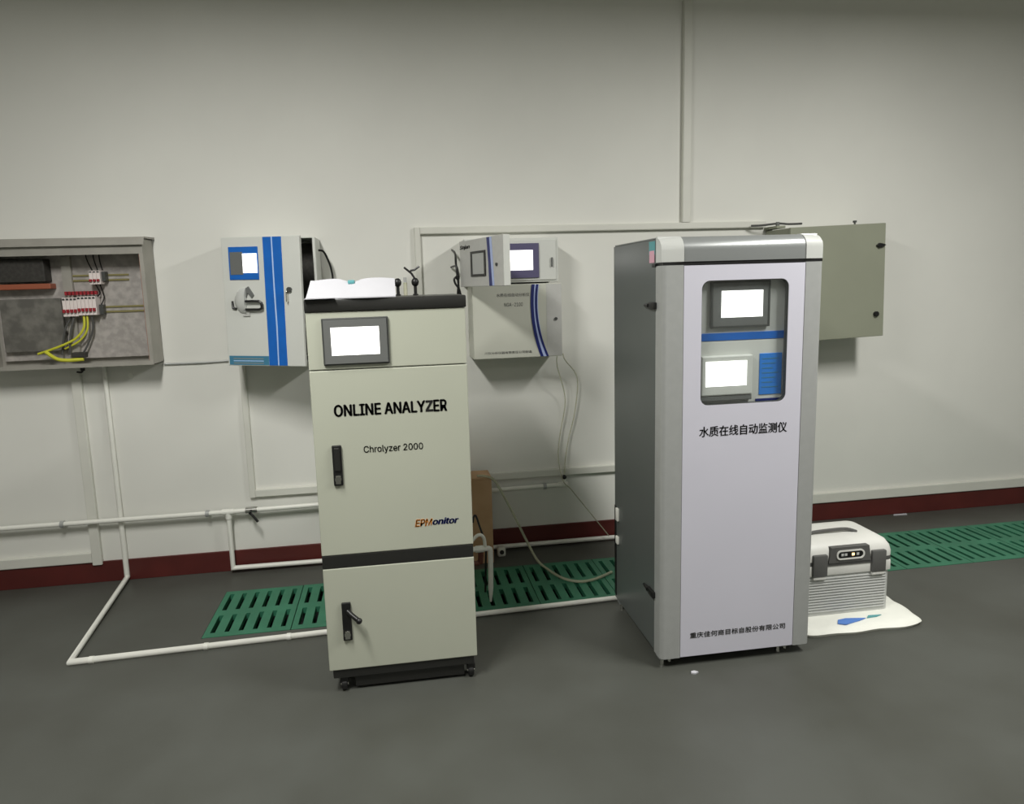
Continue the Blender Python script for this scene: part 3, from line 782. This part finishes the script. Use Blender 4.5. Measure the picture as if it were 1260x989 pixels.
# ------------------------------------------------------------------ things on the cream cabinet
o = thing('open_booklet', (-.14, 2.47, 1.468), 'white open paper booklet lying on the black cabinet top', 'booklet')
m = MB(); nx, ny = 20, 8
x0, x1, ya, yb = -.286, .010, 2.361, 2.455
grid = []
for j in range(ny + 1):
    row = []
    for i in range(nx + 1):
        u, v = i / nx, j / ny
        x = x0 + (x1 - x0) * u - .010 * (1 - v) * (1 - u)
        arch = abs(math.sin(math.pi * 2 * (u - .03))) * .006
        z = 1.4725 + .060 * v ** 1.15 + arch * v - .010 * math.exp(-((u - .47) / .09) ** 2) * v
        row.append(m.bm.verts.new((x, ya + (yb - ya) * v + .006 * math.sin(7 * u), z)))
    grid.append(row)
low = [[m.bm.verts.new((v.co.x, v.co.y, 1.4685)) for v in row] for row in grid]
for j in range(ny):
    for i in range(nx):
        m.bm.faces.new((grid[j][i], grid[j][i + 1], grid[j + 1][i + 1], grid[j + 1][i]))
        m.bm.faces.new((low[j][i], low[j + 1][i], low[j + 1][i + 1], low[j][i + 1]))
for i in range(nx):
    m.bm.faces.new((grid[0][i], low[0][i], low[0][i + 1], grid[0][i + 1])); m.bm.faces.new((grid[ny][i], grid[ny][i + 1], low[ny][i + 1], low[ny][i]))
for j in range(ny):
    m.bm.faces.new((grid[j][0], grid[j + 1][0], low[j + 1][0], low[j][0])); m.bm.faces.new((grid[j][nx], low[j][nx], low[j + 1][nx], grid[j + 1][nx]))
m.build('pages', M_PAPER, o, True)
MB().box(-.156, -.132, 2.440, 2.462, 1.518, 1.532, .003).build('teal_clip', M_CYAN, o, True)
m = MB().prism([(-.3015, 1.4695), (-.20, 1.471), (-.20, 1.473), (-.296, 1.473)], 'y', 2.345, 2.40)
m.build('loose_corner', M_PAPER, o)
for bx, tails in ((.022, False), (.092, True)):
    o = thing('cable_plug', (bx, 2.74, 1.468), 'black ball-headed plug with crossed wire tails on the cabinet top' if tails else 'black ball-headed plug beside the open booklet', 'plug')
    MB().cyl((bx, 2.74, 1.468), (bx, 2.74, 1.508), .0065, seg=12).cyl((bx, 2.74, 1.468), (bx, 2.74, 1.473), .011, seg=14).build('stem', M_BLKPL, o, True)
    MB().ball((bx, 2.74, 1.520), .0155, (1, 1, 1.15), 14, 10).build('head', M_BLKPL, o, True)
    if tails:
        MB().tube([(.092, 2.74, 1.534), (.078, 2.74, 1.556), (.050, 2.74, 1.580)], .0042, 8).build('wire_tail', M_BLKPL, o, True)
        MB().tube([(.074, 2.738, 1.566), (.092, 2.738, 1.569), (.111, 2.738, 1.583)], .0042, 8).build('wire_tail', M_BLKPL, o, True)
o = thing('sample_vial', (.052, 2.74, 1.468), 'small clear vial between the two black plugs', 'vial')
MB().cyl((.052, 2.74, 1.468), (.052, 2.74, 1.520), .008, seg=14, bev=.001).build('tube_body', M_CLEAR, o, True)
MB().cyl((.052, 2.74, 1.5205), (.052, 2.74, 1.540), .006, seg=12).build('stopper', M_ALU, o, True)

# ------------------------------------------------------------------ portable cooler on a folded bag
b = MB()
mx0, mx1, my0, my1 = 1.61, 2.20, 2.382, 2.84
nx, ny = 36, 28
top = []
mcx, mcy, mhx, mhy = (mx0 + mx1) / 2, (my0 + my1) / 2, (mx1 - mx0) / 2, (my1 - my0) / 2
for j in range(ny + 1):
    row = []
    for i in range(nx + 1):
        u, v = 2 * i / nx - 1, 2 * j / ny - 1
        x = mcx + mhx * u * (1 - .075 * v ** 8) + .004 * math.sin(11 * v); y = mcy + mhy * v * (1 - .09 * u ** 8) + .004 * math.sin(8 * u)
        e = max(abs(u), abs(v))
        z = .013 + .017 * max(0, 1 - e ** 9) ** .5 + (.004 * math.sin(17 * u + 3 * v) * math.sin(13 * v) if e > .82 else 0) * (1 - e) * 4
        row.append(b.bm.verts.new((x, y, z)))
    top.append(row)
bot = [[b.bm.verts.new((mcx + (v.co.x - mcx) * .975, mcy + (v.co.y - mcy) * .97, .0)) for v in r] for r in top]
for j in range(ny):
    for i in range(nx):
        b.bm.faces.new((top[j][i], top[j][i + 1], top[j + 1][i + 1], top[j + 1][i]))
        b.bm.faces.new((bot[j][i], bot[j + 1][i], bot[j + 1][i + 1], bot[j][i + 1]))
for i in range(nx):
    b.bm.faces.new((top[0][i], bot[0][i], bot[0][i + 1], top[0][i + 1])); b.bm.faces.new((top[ny][i], top[ny][i + 1], bot[ny][i + 1], bot[ny][i]))
for j in range(ny):
    b.bm.faces.new((top[j][0], top[j + 1][0], bot[j + 1][0], bot[j][0])); b.bm.faces.new((top[j][nx], bot[j][nx], bot[j + 1][nx], top[j + 1][nx]))
o = thing('folded_bag', (1.9, 2.6, 0), 'flattened white woven bag with blue print under the portable cooler', 'bag')
b.build('bag_sheet', M_MAT, o, True)
MB().prism([(1.80, 2.425), (1.83, 2.412), (1.865, 2.420), (1.905, 2.43), (1.945, 2.444), (1.90, 2.452), (1.86, 2.458), (1.82, 2.452)], 'z', .0305, .0335).build('blue_print', M_BLUEINK, o)
MB().prism([(1.95, 2.444), (2.0, 2.447), (2.03, 2.458), (1.97, 2.462)], 'z', .0305, .0335).build('pale_print', M_CYAN, o)

kx0, kx1, ky0, ky1, kz = 1.680, 2.106, 2.500, 2.775, .031
o = thing('portable_cooler', ((kx0 + kx1) / 2, (ky0 + ky1) / 2, kz), 'white portable cooler with ribbed front, dark latches and lit control panel', 'cooler')
MB().prism([(p[0], p[1]) for p in rrect(kx0 + .006, kx1 - .006, ky0 + .004, ky1, .025)], 'z', kz, .262).build('tub', M_COOLG, o, True)
for k in range(13):
    MB().box(kx0 + .03, kx1 - .03, ky0 - .001, ky0 + .006, .047 + .0125 * k, .0535 + .0125 * k, .002).build('rib', M_COOLG, o, True)
MB().box(kx0 + .012, kx1 - .012, ky0 - .003, ky0 + .006, .215, .262, .003).build('upper_band', M_COOLW, o, True)
MB().prism(rrect(kx0, kx1, ky0 - .002, ky1 + .004, .027), 'z', .262, .280).build('seam', M_COOLD, o, True)
m = MB(); lv_ = [(0, .280), (0, .300), (.006, .325), (.020, .345), (.045, .357), (.08, .362)]
rings = []
for ins, z in lv_:
    rings.append([m.bm.verts.new((x, y, z)) for x, y in rrect(kx0 + ins * .8, kx1 - ins * .8, ky0 - .002 + ins, ky1 + .004 - ins, .028 + ins * .1)])
n = len(rings[0])
for a in range(len(rings) - 1):
    for i in range(n):
        m.bm.faces.new((rings[a][i], rings[a][(i + 1) % n], rings[a + 1][(i + 1) % n], rings[a + 1][i]))
m.bm.faces.new(rings[0][::-1]); m.bm.faces.new(rings[-1])
lid = m.build('lid', M_COOLW, o, True)
hx = (kx0 + kx1) / 2
MB().tube([(hx - .13, 2.60, .360), (hx - .10, 2.60, .372), (hx, 2.60, .376), (hx + .06, 2.60, .374), (hx + .10, 2.59, .362)], .0075, 8, 4).build('handle', M_COOLD, lid, True)
cp = MB().prism([(hx - .100, .272), (hx + .100, .272), (hx + .088, .340), (hx - .088, .340)], 'y', ky0 - .010, ky0 + .020).build('control_panel', M_COOLD, o)
MB().panel_with_hole(rrect(hx - .066, hx + .066, .285, .327, .020), rrect(hx - .059, hx + .059, .291, .321, .0145), ky0 - .014, ky0 - .0095).build('display_ring', M_COOLW, cp)
MB().prism(rrect(hx - .058, hx + .058, .292, .320, .0135), 'y', ky0 - .0115, ky0 - .0098).build('display', M_BLKPL, cp)
for k, dx in enumerate((-.038, -.022, 0.012, .034)):
    MB().box(hx + dx - .006, hx + dx + .006, ky0 - .0128, ky0 - .0112, .301, .312, .0005).build('indicator', M_LED if k == 2 else M_COOLG, cp)
MB().box(hx + -.105, hx + .105, ky0 - .006, ky0 + .004, .2565, .2715, .002).build('panel_base', M_COOLD, o)
for lx in (hx - .138, hx + .138):
    l_ = MB().box(lx - .034, lx + .034, ky0 - .014, ky0 + .006, .215, .312, .006).build('latch', M_COOLD, o, True)
    MB().box(lx - .030, lx + .030, ky0 - .010, ky0 + .002, .200, .2145, .004).build('catch', M_COOLW, l_, True)
MB().box(kx1 - .004, kx1 + .012, ky0 + .05, ky0 + .07, .085, .105, .003).build('power_inlet', M_BLKPL, o, True)

# ------------------------------------------------------------------ scraps on the floor
tag(MB().prism([(1.060, 2.244), (1.075, 2.238), (1.090, 2.246), (1.078, 2.256), (1.064, 2.254)], 'z', .0003, .006).build('paper_scrap', M_PAPER), 'tiny white scrap on the floor before the tall cabinet', 'scrap')
tag(MB().prism([(3.02, 3.600), (3.11, 3.596), (3.115, 3.612), (3.03, 3.614)], 'z', .0003, .004).build('paper_scrap', M_PAPER), 'small white strip on the floor along the maroon skirting', 'scrap')
